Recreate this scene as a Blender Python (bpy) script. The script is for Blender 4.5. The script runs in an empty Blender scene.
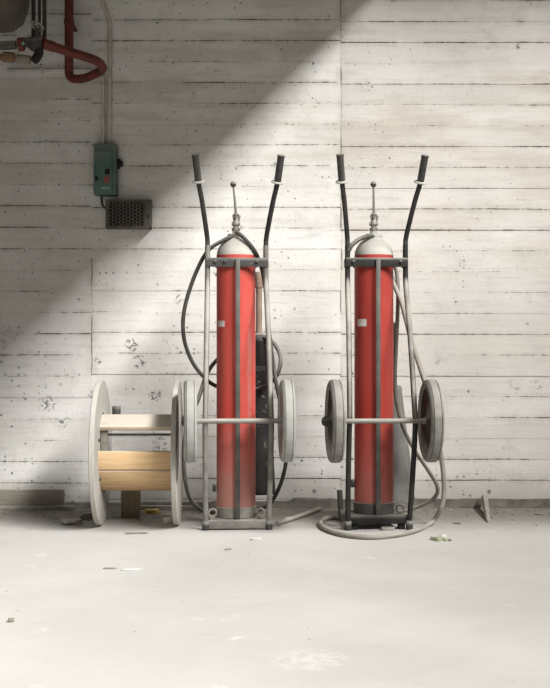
import bpy, bmesh, math, random
from mathutils import Vector, Matrix
random.seed(7)
S = bpy.context.scene
COL = S.collection
PI = math.pi
CAM_Y, CAM_Z, F = -6.67, 0.93, 1300.0
WALL_Y = 0.75

def at(px, py, D):
    """point of the photograph's frame at distance D in front of the camera"""
    return Vector(((px - 275) * D / F, D + CAM_Y, CAM_Z - (py - 344) * D / F))

# ------------------------------------------------------------------ materials
class NT:
    def __init__(s, name):
        s.m = bpy.data.materials.new(name); s.m.use_nodes = True
        s.t = s.m.node_tree; s.n = s.t.nodes; s.l = s.t.links
        s.b = s.n['Principled BSDF']
        s.tc = s.n.new('ShaderNodeTexCoord')
        s.geo = s.n.new('ShaderNodeNewGeometry')
    def put(s, sock, v):
        if hasattr(v, 'links') or isinstance(v, bpy.types.NodeSocket): s.l.new(v, sock)
        else: sock.default_value = v
    def math(s, op, a, b=0.0, c=0.0, clamp=False):
        n = s.n.new('ShaderNodeMath'); n.operation = op; n.use_clamp = clamp
        for i, v in enumerate((a, b, c)): s.put(n.inputs[i], v)
        return n.outputs[0]
    def noise(s, scale, detail=4, rough=.55, vec=None, stretch=None):
        n = s.n.new('ShaderNodeTexNoise')
        n.inputs['Scale'].default_value = scale; n.inputs['Detail'].default_value = detail
        n.inputs['Roughness'].default_value = rough
        v = vec if vec is not None else s.tc.outputs['Object']
        if stretch:
            mp = s.n.new('ShaderNodeMapping'); mp.inputs['Scale'].default_value = stretch
            s.l.new(v, mp.inputs['Vector']); v = mp.outputs['Vector']
        s.l.new(v, n.inputs['Vector'])
        return n.outputs['Fac']
    def voro(s, scale, stretch=None, vec=None):
        n = s.n.new('ShaderNodeTexVoronoi'); n.inputs['Scale'].default_value = scale; n.voronoi_dimensions = '2D'
        v = vec if vec is not None else s.tc.outputs['Object']
        if stretch:
            mp = s.n.new('ShaderNodeMapping'); mp.inputs['Scale'].default_value = stretch
            s.l.new(v, mp.inputs['Vector']); v = mp.outputs['Vector']
        s.l.new(v, n.inputs['Vector'])
        return n.outputs['Distance'], n.outputs['Color']
    def ramp(s, fac, lo, hi, a=0.0, b=1.0):
        n = s.n.new('ShaderNodeMapRange'); n.interpolation_type = 'SMOOTHSTEP'
        s.put(n.inputs['Value'], fac)
        for k, v in (('From Min', lo), ('From Max', hi), ('To Min', a), ('To Max', b)): s.put(n.inputs[k], v)
        return n.outputs['Result']
    def mix(s, fac, a, b, mode='MIX'):
        n = s.n.new('ShaderNodeMix'); n.data_type = 'RGBA'; n.blend_type = mode
        s.put(n.inputs[0], fac)
        for i, v in ((6, a), (7, b)):
            if isinstance(v, tuple): v = (*v[:3], 1)
            s.put(n.inputs[i], v)
        return n.outputs[2]
    def xyz(s, v=None):
        n = s.n.new('ShaderNodeSeparateXYZ'); s.l.new(v or s.tc.outputs['Object'], n.inputs[0]); return n.outputs
    def rgb(s, v):
        n = s.n.new('ShaderNodeSeparateColor'); s.l.new(v, n.inputs[0]); return n.outputs
    def bump(s, h, dist=.002, strength=1.0):
        n = s.n.new('ShaderNodeBump'); n.inputs['Distance'].default_value = dist; n.inputs['Strength'].default_value = strength
        s.l.new(h, n.inputs['Height']); s.l.new(n.outputs[0], s.b.inputs['Normal'])
    def fin(s, col, rough=.7, metal=0.0, spec=.3):
        if isinstance(col, tuple): col = (*col[:3], 1)
        s.put(s.b.inputs['Base Color'], col); s.put(s.b.inputs['Roughness'], rough)
        s.b.inputs['Metallic'].default_value = metal
        s.b.inputs['Specular IOR Level'].default_value = spec
        return s.m

DUST = (.50, .475, .43)
def dusty(name, col, col2=None, rough=.6, metal=0.0, spec=.35, dust=.5, cover=.0, nscale=18, dcol=DUST, lo=-.02, hi=.28, scuff=0.0):
    """painted / rusty surface with patchy wear, settled dust on faces that look upward and an even film (cover)"""
    t = NT(name)
    col2 = col2 or tuple(c * .7 for c in col)
    base = t.mix(t.ramp(t.noise(nscale, 5), .38, .64), col, col2)
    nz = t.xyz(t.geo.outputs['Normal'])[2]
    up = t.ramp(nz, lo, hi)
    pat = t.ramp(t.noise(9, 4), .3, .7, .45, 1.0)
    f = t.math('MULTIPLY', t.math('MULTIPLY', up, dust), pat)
    film = t.ramp(t.noise(6, 5, .65), .25, .75, cover * .5, min(1, cover * 1.5))
    f = t.math('MAXIMUM', f, film)
    if scuff:
        f = t.math('MAXIMUM', f, t.math('MULTIPLY', t.math('MULTIPLY', t.ramp(t.noise(38, 5, .75), .57, .64), t.ramp(t.noise(9, 3), .42, .6)), scuff))
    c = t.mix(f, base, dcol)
    t.bump(t.noise(nscale * 6, 3), .0008, .6)
    return t.fin(c, t.math('ADD', t.math('MULTIPLY', f, .3), rough, clamp=True), metal, spec)

def concrete_wall(name, z0, pitch, ca, cb_, spots=()):
    t = NT(name); o = t.xyz()
    flat = t.n.new('ShaderNodeCombineXYZ'); t.l.new(o[0], flat.inputs[0]); t.l.new(o[2], flat.inputs[1]); flat = flat.outputs[0]
    wob = t.math('MULTIPLY', t.math('SUBTRACT', t.noise(2.2, 3), .5), .008)
    wob = t.math('ADD', wob, t.math('MULTIPLY', t.math('SUBTRACT', t.noise(24, 2), .5), .0035))
    v = t.math('DIVIDE', t.math('SUBTRACT', t.math('ADD', o[2], wob), z0), pitch)
    idx = t.math('FLOOR', v); fr = t.math('FRACT', v)
    jdx = t.math('FLOOR', t.math('ADD', v, .5))                                          # number of the nearest joint
    d = t.math('MULTIPLY', t.math('MINIMUM', fr, t.math('SUBTRACT', 1.0, fr)), pitch)   # metres from the joint
    wn = t.n.new('ShaderNodeTexWhiteNoise'); wn.noise_dimensions = '1D'; t.l.new(idx, wn.inputs['W'])
    wj = t.n.new('ShaderNodeTexWhiteNoise'); wj.noise_dimensions = '1D'; t.l.new(t.math('ADD', jdx, .37), wj.inputs['W'])
    cb = t.n.new('ShaderNodeCombineXYZ'); t.l.new(o[0], cb.inputs[0]); t.l.new(t.math('MULTIPLY', jdx, 7.3), cb.inputs[1])
    along = t.math('ADD', t.noise(2.2, 6, .75, vec=cb.outputs[0]), t.ramp(wj.outputs['Value'], 0, 1, -.10, .07))
    chop = t.noise(26, 4, .75, vec=cb.outputs[0])
    along = t.math('ADD', along, t.math('MULTIPLY', t.math('SUBTRACT', chop, .5), .55))
    wid = t.ramp(along, .42, .74, .0, .0034)
    line = t.ramp(t.math('SUBTRACT', d, wid), -.0012, .0016, 1.0, 0.0)
    line = t.math('MULTIPLY', line, t.ramp(along, .34, .60, .06, .95))
    halo = t.math('MULTIPLY', t.ramp(d, .0, .030, 1, 0), t.ramp(along, .40, .66, .04, .30))
    # upright joints between the pours
    for xj, zl, zh in ((-1.046, .75, 1.42), (.377, 1.35, 3.6)):
        dx = t.math('ABSOLUTE', t.math('SUBTRACT', t.math('ADD', o[0], t.math('MULTIPLY', t.math('SUBTRACT', t.noise(9, 4), .5), .02)), xj))
        m = t.math('MULTIPLY', t.math('GREATER_THAN', o[2], zl), t.math('LESS_THAN', o[2], zh))
        jn = t.noise(6, 4, .7)
        line = t.math('MAXIMUM', line, t.math('MULTIPLY', t.math('MULTIPLY', t.ramp(dx, .0008, .004, 1, 0), m), t.ramp(jn, .42, .6, .1, .85)))
        halo = t.math('MAXIMUM', halo, t.math('MULTIPLY', t.math('MULTIPLY', t.ramp(dx, .0, .05, 1, 0), m), t.ramp(jn, .4, .6, .05, .30)))
    lowz = t.ramp(o[2], .5, 2.0, 1.0, .62)
    # pits and blow holes
    def pits(scale, lo, rmax, mlo, mhi):
        vd, vc = t.voro(scale, vec=flat); r = t.rgb(vc)
        wobb = t.math('MULTIPLY', t.math('SUBTRACT', t.noise(70, 2), .5), .12)
        pr = t.math('MULTIPLY', t.ramp(r[0], lo, 1.0, -.06, rmax), lowz)
        return t.math('MULTIPLY', t.ramp(t.math('SUBTRACT', t.math('ADD', vd, wobb), pr), -.03, .03, 1, 0), t.math('MULTIPLY', t.ramp(t.noise(1.9, 3), mlo, mhi), t.ramp(r[1], 0, 1, .35, 1)))
    pit = t.math('MAXIMUM', pits(9, .76, .10, .28, .52), pits(26, .60, .19, .40, .60))
    # honeycombed patches where the concrete did not fill the form
    hv, hc = t.voro(60, vec=flat)
    tex = t.math('MULTIPLY', t.ramp(t.noise(48, 4, .7), .50, .58), t.ramp(t.noise(17, 3), .40, .50))
    reg = t.ramp(t.noise(3.6, 3), .66, .72, 0, .5)
    reg = t.math('MULTIPLY', reg, t.ramp(o[2], .7, 1.5, 1, .1))
    for (sx, sz, sr) in spots:
        q = t.math('ADD', t.math('POWER', t.math('SUBTRACT', o[0], sx), 2), t.math('POWER', t.math('SUBTRACT', o[2], sz), 2))
        reg = t.math('MAXIMUM', reg, t.ramp(t.math('SQRT', q), sr * .55, sr * 1.1, 1, 0))
    honey = t.math('MULTIPLY', tex, reg)
    streak = t.noise(2.2, 5, .62, stretch=(.55, 1, 3.2))
    grain = t.noise(5, 6, .65, stretch=(.7, 1, 9))
    mott = t.noise(1.3, 5, .65)
    blot = t.noise(7, 5, .7)
    fine = t.noise(75, 3)
    val = t.mix(t.ramp(mott, .3, .7), ca, cb_)
    dk = tuple(x * .66 for x in ca)
    val = t.mix(t.math('MULTIPLY', t.ramp(streak, .46, .66), t.ramp(o[2], .9, 2.3, .12, .50)), val, (ca[0] * .74, ca[1] * .69, ca[2] * .58))
    val = t.mix(t.math('MULTIPLY', t.ramp(grain, .50, .72), .34), val, dk)
    val = t.mix(t.math('MULTIPLY', t.ramp(blot, .52, .74), .34), val, dk)
    val = t.mix(t.ramp(wn.outputs['Value'], 0, 1, 0, .20), val, (dk[0] * 1.02, dk[1], dk[2] * .93))
    val = t.mix(t.math('MULTIPLY', t.ramp(fine, .57, .70), .16), val, tuple(x * .5 for x in ca))
    # rising damp and dirt at the foot of the wall
    foot = t.math('MULTIPLY', t.ramp(t.math('ADD', o[2], t.math('MULTIPLY', t.math('SUBTRACT', t.noise(5, 5), .5), .3)), .0, .28, 1, 0), .5)
    val = t.mix(foot, val, (.33, .31, .275))
    val = t.mix(halo, val, (.34, .315, .27))
    val = t.mix(line, val, (.15, .135, .11))
    dark = t.math('MAXIMUM', pit, honey)
    val = t.mix(t.math('MULTIPLY', dark, .85), val, (.12, .11, .095))
    h = t.math('ADD', t.math('MULTIPLY', t.math('MAXIMUM', dark, line), -1.0), t.math('ADD', t.math('MULTIPLY', grain, .5), t.math('ADD', t.math('MULTIPLY', fine, .3), t.math('MULTIPLY', blot, .9))))
    t.bump(h, .0035, .85)
    return t.fin(val, .92, 0, .15)

def floor_mat():
    t = NT('dusty_concrete_floor'); o = t.xyz()
    a = t.noise(.9, 5, .6); b = t.noise(7, 6, .65, stretch=(.5, 1.3, 1)); f = t.noise(80, 3)
    c = t.mix(t.ramp(a, .3, .7), (.475, .46, .435), (.56, .548, .523))
    c = t.mix(t.math('MULTIPLY', t.ramp(b, .5, .75), .35), c, (.52, .50, .465))
    c = t.mix(t.math('MULTIPLY', t.ramp(f, .58, .75), .2), c, (.36, .34, .3))
    pale = t.math('MULTIPLY', t.ramp(t.noise(2.6, 5, .7), .62, .7), .4)
    c = t.mix(pale, c, (.76, .75, .73))
    q = t.math('ADD', t.math('POWER', t.math('DIVIDE', t.math('SUBTRACT', o[0], .105), .13), 2), t.math('POWER', t.math('DIVIDE', t.math('ADD', o[1], 2.84), .15), 2))
    c = t.mix(t.math('MULTIPLY', t.math('MULTIPLY', t.ramp(q, .3, 1.1, 1, 0), t.ramp(t.noise(22, 5, .7), .40, .62)), .38), c, (.74, .73, .71))
    blot = t.ramp(t.noise(14, 5, .7, stretch=(.6, 1, 1)), .56, .70, 0, .28)
    c = t.mix(blot, c, (.42, .40, .36))
    # dark crumbs trodden into the dust
    vd, vc = t.voro(9); r = t.rgb(vc)
    vd = t.math('ADD', vd, t.math('MULTIPLY', t.math('SUBTRACT', t.noise(60, 2, .6, stretch=(.6, 1, 1)), .5), .10))
    sp = t.math('MULTIPLY', t.ramp(t.math('SUBTRACT', vd, t.ramp(r[0], .55, 1, -.05, .055)), -.012, .012, 1, 0), t.ramp(r[1], 0, 1, .25, .8))
    c = t.mix(sp, c, (.25, .23, .19))
    # grit swept up against the wall, with the shade there painted in
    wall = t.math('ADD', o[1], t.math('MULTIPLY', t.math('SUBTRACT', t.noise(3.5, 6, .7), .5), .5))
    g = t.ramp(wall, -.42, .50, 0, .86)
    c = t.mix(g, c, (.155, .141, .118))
    h = t.math('ADD', t.math('MULTIPLY', b, .7), t.math('MULTIPLY', f, .4))
    t.bump(h, .004, .6)
    return t.fin(c, .95, 0, .1)

def wood(name, c1, c2, dustc=.3, axis=(1, 14, 14)):
    t = NT(name)
    g = t.noise(6, 5, .6, stretch=axis); k = t.noise(2.5, 3)
    c = t.mix(t.ramp(g, .35, .68), c1, c2)
    c = t.mix(t.math('MULTIPLY', t.ramp(k, .5, .75), .35), c, tuple(x * .55 for x in c1))
    up = t.ramp(t.xyz(t.geo.outputs['Normal'])[2], .1, .7)
    f = t.math('MAXIMUM', t.math('MULTIPLY', up, .7), t.ramp(t.noise(5, 5, .65), .35, .8, dustc * .4, dustc * 1.4))
    c = t.mix(f, c, (.52, .50, .46))
    t.bump(g, .001, .6)
    return t.fin(c, .8, 0, .2)

def cylinder_paint(name, red, red2, film, low, scuff):
    """red enamel, dust film that thickens low down, one long scuffed streak at the right"""
    t = NT(name); o = t.xyz()
    c = t.mix(t.ramp(t.noise(5, 4, .6, stretch=(1, 1, .4)), .35, .7), red, red2)
    f = t.ramp(t.noise(7, 5, .65, stretch=(1, 1, .35)), .25, .8, film * .4, film * 1.6)
    bot = t.ramp(t.math('ADD', o[2], t.math('MULTIPLY', t.math('SUBTRACT', t.noise(6, 5), .5), .5)), .02, .75, low, 0)
    f = t.math('MAXIMUM', f, bot)
    st = t.math('ADD', o[0], t.math('MULTIPLY', t.math('SUBTRACT', t.noise(3.0, 4, .6, stretch=(1, 1, 1.5)), .5), .06))
    band = t.math('MULTIPLY', t.ramp(st, .050, .062), t.ramp(st, .073, .088, 1, 0))
    band = t.math('MULTIPLY', band, t.ramp(t.noise(16, 5, .7, stretch=(1, 1, .5)), .36, .52, .2, 1))
    band = t.math('MULTIPLY', band, t.math('MULTIPLY', t.ramp(o[2], .98, 1.16, 1, 0), scuff))
    f = t.math('MAXIMUM', f, band)
    c = t.mix(f, c, (.37, .315, .27))
    t.bump(t.noise(40, 3), .0006, .5)
    return t.fin(c, t.math('ADD', t.math('MULTIPLY', f, .4), .48), 0, .22)

M = {}
def wp(px, py, r): return ((px - 275) / 175.2, CAM_Z - (py - 344) / 175.2, r / 175.2)
SPOT = [wp(48, 404, 9), wp(62, 422, 7), wp(139, 362, 8), wp(98, 361, 4), wp(155, 396, 7), wp(69, 373, 7), wp(131, 345, 9), wp(160, 445, 9), wp(72, 480, 5), wp(92, 395, 6), wp(180, 300, 6)]
M['wallA'] = concrete_wall('board_marked_concrete_left', .0148, .1217, (.64, .625, .60), (.76, .75, .73), SPOT)
M['wallB'] = concrete_wall('board_marked_concrete_middle', .044, .119, (.66, .645, .615), (.79, .78, .755), SPOT)
M['wallC'] = concrete_wall('board_marked_concrete_right', .033, .119, (.60, .572, .54), (.705, .678, .642), [wp(518, 45, 5), wp(463, 265, 6), wp(455, 300, 4)])
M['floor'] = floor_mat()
M['ceil'] = dusty('ceiling_concrete', (.30, .28, .25), (.24, .22, .2), .9, dust=0)
M['curb'] = dusty('dirty_curb', (.105, .095, .078), (.055, .049, .04), .95, dust=.10, cover=.06, nscale=14)
M['red1'] = cylinder_paint('faded_red_enamel', (.55, .048, .034), (.47, .042, .032), .14, .60, .38)
M['red2'] = cylinder_paint('red_enamel', (.39, .034, .024), (.31, .027, .021), .07, .30, .12)
M['shoulder1'] = dusty('dusty_white_shoulder', (.50, .48, .44), (.40, .385, .35), .7, dust=.6, cover=.3)
M['shoulder2'] = dusty('grey_white_shoulder', (.46, .45, .42), (.36, .35, .32), .7, dust=.6, cover=.25)
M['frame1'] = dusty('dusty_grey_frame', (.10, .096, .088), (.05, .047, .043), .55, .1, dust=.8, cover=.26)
M['frame1dark'] = dusty('dusty_dark_bar', (.03, .03, .031), (.015, .015, .016), .55, .1, spec=.2, dust=.6, cover=.09, scuff=.35)
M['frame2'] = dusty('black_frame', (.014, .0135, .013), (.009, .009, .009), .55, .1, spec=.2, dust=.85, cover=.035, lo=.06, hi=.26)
M['rail2'] = dusty('dark_foot_rail', (.012, .012, .011), (.008, .008, .008), .7, spec=.12, dust=.35, cover=.02)
M['bar2'] = dusty('dark_grey_bar', (.036, .035, .033), (.02, .0195, .018), .55, .1, spec=.2, dust=.5, cover=.13)
M['handle'] = dusty('handle_tube', (.022, .021, .02), (.012, .012, .012), .55, .1, spec=.2, dust=.6, cover=.05)
M['grip'] = dusty('ribbed_rubber_grip', (.026, .025, .023), (.016, .016, .015), .85, spec=.15, dust=.5, cover=.07)
M['ring'] = dusty('pale_grip_flange', (.42, .40, .37), (.3, .29, .27), .7, dust=.7, cover=.4)
M['tyre1'] = dusty('dusty_pale_tyre', (.27, .275, .262), (.20, .205, .195), .85, dust=.6, cover=.38, dcol=(.50, .485, .45))
M['tyre2'] = dusty('dusty_grey_tyre', (.15, .145, .13), (.10, .096, .085), .85, dust=.75, cover=.28, dcol=(.44, .42, .385))
M['rim1'] = dusty('dusty_wheel_disc', (.20, .18, .155), (.13, .115, .1), .8, dust=.6, cover=.28)
M['rim2'] = dusty('brown_wheel_disc', (.04, .028, .022), (.022, .016, .013), .8, spec=.15, dust=.4, cover=.035)
M['hub'] = dusty('dark_hub', (.025, .023, .021), (.014, .013, .013), .6, .2, spec=.2, dust=.4, cover=.05)
M['axle'] = dusty('dusty_axle', (.17, .158, .14), (.11, .10, .09), .7, .1, dust=.95, cover=.30)
M['hose1'] = dusty('dark_rubber_hose', (.030, .0285, .025), (.015, .0145, .013), .8, spec=.15, dust=.45, cover=.08)
M['hose2'] = dusty('dusty_beige_hose', (.19, .175, .15), (.13, .12, .10), .8, dust=.75, cover=.30, dcol=(.46, .435, .385))
M['hose2d'] = dusty('brown_grey_hose', (.085, .075, .062), (.05, .044, .037), .8, dust=.6, cover=.18)
M['horn1'] = dusty('scuffed_black_horn', (.006, .006, .006), (.012, .012, .012), .7, spec=.12, dust=.3, cover=.02, nscale=8, scuff=.55)
M['horn2'] = dusty('dusty_grey_horn', (.085, .085, .082), (.05, .05, .048), .8, dust=.4, cover=.20, nscale=8, scuff=.3)
M['leather'] = dusty('brown_handle_wrap', (.22, .13, .085), (.14, .085, .055), .75, dust=.5, cover=.22)
M['brass'] = dusty('tarnished_valve', (.20, .19, .165), (.09, .085, .075), .5, .4, dust=.7, cover=.18, nscale=60)
M['steel'] = dusty('lever_rod', (.22, .21, .195), (.14, .135, .125), .45, .5, dust=.5, cover=.2)
M['black'] = dusty('black_rubber', (.022, .021, .02), (.03, .03, .03), .6, dust=.35, cover=.05)
M['dustyblack'] = dusty('dusty_black_rubber', (.022, .021, .02), (.014, .014, .014), .75, dust=.5, cover=.06)
M['white'] = dusty('label_white', (.62, .61, .58), (.5, .49, .46), .6, dust=.2, cover=.15)
M['ink'] = dusty('faded_ink', (.05, .03, .028), (.09, .04, .035), .7, dust=0, cover=.1)
M['flange'] = wood('grey_flange_board', (.31, .293, .262), (.40, .386, .357), .36, axis=(14, 14, 2))
M['pine'] = wood('honey_pine_board', (.62, .40, .20), (.70, .50, .29), .10)
M['pinedusty'] = wood('dusty_pine_board', (.50, .37, .23), (.58, .46, .33), .5)
M['oldwood'] = wood('old_brown_wood', (.22, .17, .12), (.28, .225, .165), .2)
M['postwood'] = wood('brown_post_wood', (.24, .18, .115), (.29, .22, .15), .15, axis=(14, 14, 1))
M['plank'] = wood('grey_brown_plank', (.17, .148, .118), (.225, .20, .165), .15)
M['darkwood'] = wood('dark_wood', (.10, .085, .065), (.15, .13, .1), .25)
M['redpipe'] = dusty('dark_red_pipe', (.14, .030, .025), (.085, .022, .019), .6, spec=.2, dust=.5, cover=.06, dcol=(.30, .2, .17), lo=.3, hi=1)
M['conduit'] = dusty('pale_conduit', (.58, .55, .49), (.46, .44, .38), .6, dust=.4, cover=.2)
M['tank'] = dusty('brown_tank', (.065, .048, .032), (.04, .03, .021), .8, dust=.3, cover=.1)
M['darkpipe'] = dusty('dark_pipe', (.025, .020, .018), (.015, .012, .011), .7, dust=.3, cover=.05)
M['greenpipe'] = dusty('dark_green_fitting', (.035, .042, .032), (.022, .025, .020), .7, dust=.4, cover=.1)
M['ochre'] = dusty('ochre_fitting', (.17, .085, .028), (.11, .055, .02), .7, dust=.3, cover=.1)
M['wrap'] = dusty('pale_lagging', (.22, .20, .16), (.15, .14, .11), .9, dust=.3, cover=.1)
M['green'] = dusty('green_enamel', (.050, .125, .105), (.038, .098, .084), .5, dust=.4, cover=.06)
M['greenlight'] = dusty('pale_green_plate', (.16, .36, .27), (.13, .3, .23), .6, dust=.2, cover=.05)
M['redbtn'] = dusty('red_button', (.32, .045, .05), (.25, .04, .04), .5, dust=.2, cover=.05)
M['grille'] = dusty('brown_grille', (.085, .072, .058), (.055, .046, .037), .7, .2, dust=.5, cover=.10)
M['void'] = dusty('grille_back', (.018, .016, .014), (.012, .011, .01), .9, dust=0)
M['yellow'] = dusty('yellow_card', (.60, .47, .04), (.5, .38, .04), .7, dust=.4, cover=.12)
M['chalk'] = dusty('plaster_crumb', (.66, .66, .60), (.54, .55, .47), .9, dust=.2, cover=.1)
M['leafy'] = dusty('dry_green_crumb', (.38, .42, .24), (.3, .33, .2), .9, dust=.2, cover=.15)
M['chip'] = dusty('brown_grit', (.22, .195, .155), (.15, .13, .1), .9, dust=.4, cover=.15)
M['paper'] = dusty('white_paper_scrap', (.76, .75, .72), (.68, .67, .64), .9, dust=.1)
M['stone'] = dusty('grey_stake', (.24, .225, .195), (.16, .15, .13), .9, dust=.35, cover=.15)

# ------------------------------------------------------------------ mesh helpers
def BM(): return bmesh.new()

def box(bm, c, s, rot=None, bev=0.0):
    r = bmesh.ops.create_cube(bm, size=1.0)
    vs = r['verts']
    bmesh.ops.scale(bm, verts=vs, vec=s)
    if bev > 0:
        es = list({e for v in vs for e in v.link_edges})
        rb = bmesh.ops.bevel(bm, geom=es, offset=bev, segments=2, affect='EDGES', profile=.5)
        vs = list({v for f in rb['faces'] for v in f.verts} | {v for v in vs if v.is_valid})
    if rot is not None: bmesh.ops.rotate(bm, verts=vs, cent=(0, 0, 0), matrix=rot)
    bmesh.ops.translate(bm, verts=vs, vec=c)
    return vs

def lathe(bm, prof, n=48, mat=None, off=(0, 0, 0), cap=True):
    """prof: list of (radius, height) turned about z, then moved by mat / off"""
    rings = []; allv = []
    for r, z in prof:
        ring = [bm.verts.new((r * math.cos(2 * PI * k / n), r * math.sin(2 * PI * k / n), z)) for k in range(n)]
        rings.append(ring); allv += ring
    for a, b in zip(rings, rings[1:]):
        for k in range(n):
            bm.faces.new((a[k], a[(k + 1) % n], b[(k + 1) % n], b[k]))
    if cap:
        bm.faces.new(rings[0][::-1]); bm.faces.new(rings[-1])
    if mat is not None: bmesh.ops.transform(bm, matrix=mat, verts=allv)
    bmesh.ops.translate(bm, verts=allv, vec=off)
    return allv

def catmull(pts, per=10):
    P = [Vector(p) for p in pts]
    P = [P[0] * 2 - P[1]] + P + [P[-1] * 2 - P[-2]]
    out = []
    for i in range(1, len(P) - 2):
        p0, p1, p2, p3 = P[i - 1:i + 3]
        for k in range(per):
            t = k / per
            out.append(.5 * ((2 * p1) + (p2 - p0) * t + (2 * p0 - 5 * p1 + 4 * p2 - p3) * t * t + (3 * p1 - p0 - 3 * p2 + p3) * t ** 3))
    out.append(P[-2].copy())
    return out

def fillet(pts, rad, seg=6):
    """polyline with rounded corners"""
    P = [Vector(p) for p in pts]; out = [P[0]]
    for i in range(1, len(P) - 1):
        a, b, c = P[i - 1], P[i], P[i + 1]
        d1, d2 = (a - b), (c - b)
        r = min(rad, d1.length * .45, d2.length * .45)
        s, e = b + d1.normalized() * r, b + d2.normalized() * r
        for k in range(seg + 1):
            t = k / seg
            out.append(s * (1 - t) ** 2 + b * 2 * t * (1 - t) + e * t * t)
    out.append(P[-1]); return out

def tube(bm, pts, r, n=14, cap=True):
    """sweep a circle (radius r or list of radii) along a polyline"""
    P = [Vector(p) for p in pts]
    Q = [P[0]]
    R = [r] * len(P) if not isinstance(r, (list, tuple)) else list(r)
    T = []
    for i in range(len(P)):
        d = (P[min(i + 1, len(P) - 1)] - P[max(i - 1, 0)])
        T.append(d.normalized())
    up = Vector((0, 0, 1)) if abs(T[0].z) < .9 else Vector((0, 1, 0))
    nrm = (up - T[0] * up.dot(T[0])).normalized()
    rings = []
    for i in range(len(P)):
        if i:
            nrm = (nrm - T[i] * nrm.dot(T[i])).normalized()
        bi = T[i].cross(nrm)
        rings.append([bm.verts.new(P[i] + (nrm * math.cos(2 * PI * k / n) + bi * math.sin(2 * PI * k / n)) * R[i]) for k in range(n)])
    for a, b in zip(rings, rings[1:]):
        for k in range(n):
            bm.faces.new((a[k], a[(k + 1) % n], b[(k + 1) % n], b[k]))
    if cap:
        bm.faces.new(rings[0][::-1]); bm.faces.new(rings[-1])

def obj(name, bm, mat, parent=None, smooth=True, angle=40):
    bmesh.ops.recalc_face_normals(bm, faces=bm.faces)
    me = bpy.data.meshes.new(name); bm.to_mesh(me); bm.free()
    if smooth:
        for p in me.polygons: p.use_smooth = True
        if hasattr(me, 'set_sharp_from_angle'): me.set_sharp_from_angle(angle=math.radians(angle))
    for m in (mat if isinstance(mat, list) else [mat]): me.materials.append(m)
    o = bpy.data.objects.new(name, me); COL.objects.link(o)
    if parent is not None: o.parent = parent
    return o

def thing(name, label, cat, loc=(0, 0, 0), rz=0.0, group=None):
    o = bpy.data.objects.new(name, None); COL.objects.link(o)
    o.empty_display_size = .1; o.location = loc; o.rotation_euler = (0, 0, rz)
    return tag(o, label, cat, group)

def tag(o, label, cat, group=None, kind=None):
    o['label'] = label; o['category'] = cat
    if group: o['group'] = group
    if kind: o['kind'] = kind
    return o

def struct(name, bm, mat, smooth=False):
    o = obj(name, bm, mat, None, smooth); o['kind'] = 'structure'; return o

def rot(ax, deg): return Matrix.Rotation(math.radians(deg), 4, ax)

# ------------------------------------------------------------------ the setting
# back wall: board-marked concrete in three pours, every board a strip with its own slight set-back
bm = BM()
XL, XR, ZT = -4.5, 7.6, 3.62
rw = random.Random(3)
for (xa, xb, z0, pitch, mi) in ((XL, -1.046, .0148, .1217, 0), (-1.046, .377, .044, .119, 1), (.377, XR, .033, .119, 2)):
    zs = [0.0]
    z = z0
    while z < ZT - .02:
        if z > .02: zs.append(z)
        z += pitch
    zs.append(ZT)
    prev = None; vols = []
    for a, b in zip(zs, zs[1:]):
        off = WALL_Y + rw.uniform(-.0022, .0022) + (.001, 0, -.002)[mi]
        v = [bm.verts.new(p) for p in ((xa, off, a), (xb, off, a), (xb, off, b), (xa, off, b))]
        f = bm.faces.new(v); f.material_index = mi
        if prev:
            g = bm.faces.new((prev[3], prev[2], v[1], v[0])); g.material_index = mi
        prev = v
# body of the wall behind the cast face
for f in (((XL, WALL_Y + .003, 0), (XL, WALL_Y + .25, 0), (XL, WALL_Y + .25, ZT), (XL, WALL_Y + .003, ZT)),
          ((XR, WALL_Y + .003, 0), (XR, WALL_Y + .25, 0), (XR, WALL_Y + .25, ZT), (XR, WALL_Y + .003, ZT)),
          ((XL, WALL_Y + .003, ZT), (XR, WALL_Y + .003, ZT), (XR, WALL_Y + .25, ZT), (XL, WALL_Y + .25, ZT)),
          ((XL, WALL_Y + .25, 0), (XR, WALL_Y + .25, 0), (XR, WALL_Y + .25, ZT), (XL, WALL_Y + .25, ZT))):
    bm.faces.new([bm.verts.new(p) for p in f])
me = bpy.data.meshes.new('wall_back'); bm.to_mesh(me); bm.free()
for k in ('wallA', 'wallB', 'wallC'): me.materials.append(M[k])
wall = bpy.data.objects.new('wall_back', me); COL.objects.link(wall); wall['kind'] = 'structure'

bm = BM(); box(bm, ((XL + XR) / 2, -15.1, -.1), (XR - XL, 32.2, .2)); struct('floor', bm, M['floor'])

# unseen far wall, added to dim the lower right; glazing starts above its top
bm = BM(); box(bm, (XR + .15, -15.6, 4.45), (.30, 33.2, 8.90)); struct('shade_wall_right', bm, M['ceil'])

# unseen wall added at the left to darken the back wall's left end
bm = BM(); box(bm, (-2.45, WALL_Y - 1.75, 1.56), (.30, 3.5, 3.12)); struct('shade_wall_left', bm, M['ceil'])

# concrete floor slab overhead at the left; its open edge runs out from the wall and cuts the daylight
SLAB_Z, SLAB_X = 3.12, .75
bm = BM(); box(bm, ((XL + SLAB_X) / 2, WALL_Y - 2.6, SLAB_Z + .12), (SLAB_X - XL, 5.2, .24)); struct('ceiling', bm, M['ceil'])

bm = BM(); box(bm, ((SLAB_X + XR) / 2 + .01, WALL_Y - .475, 3.555), (XR - SLAB_X - .02, .95, .13)); struct('trim_2', bm, M['ceil'])

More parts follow.
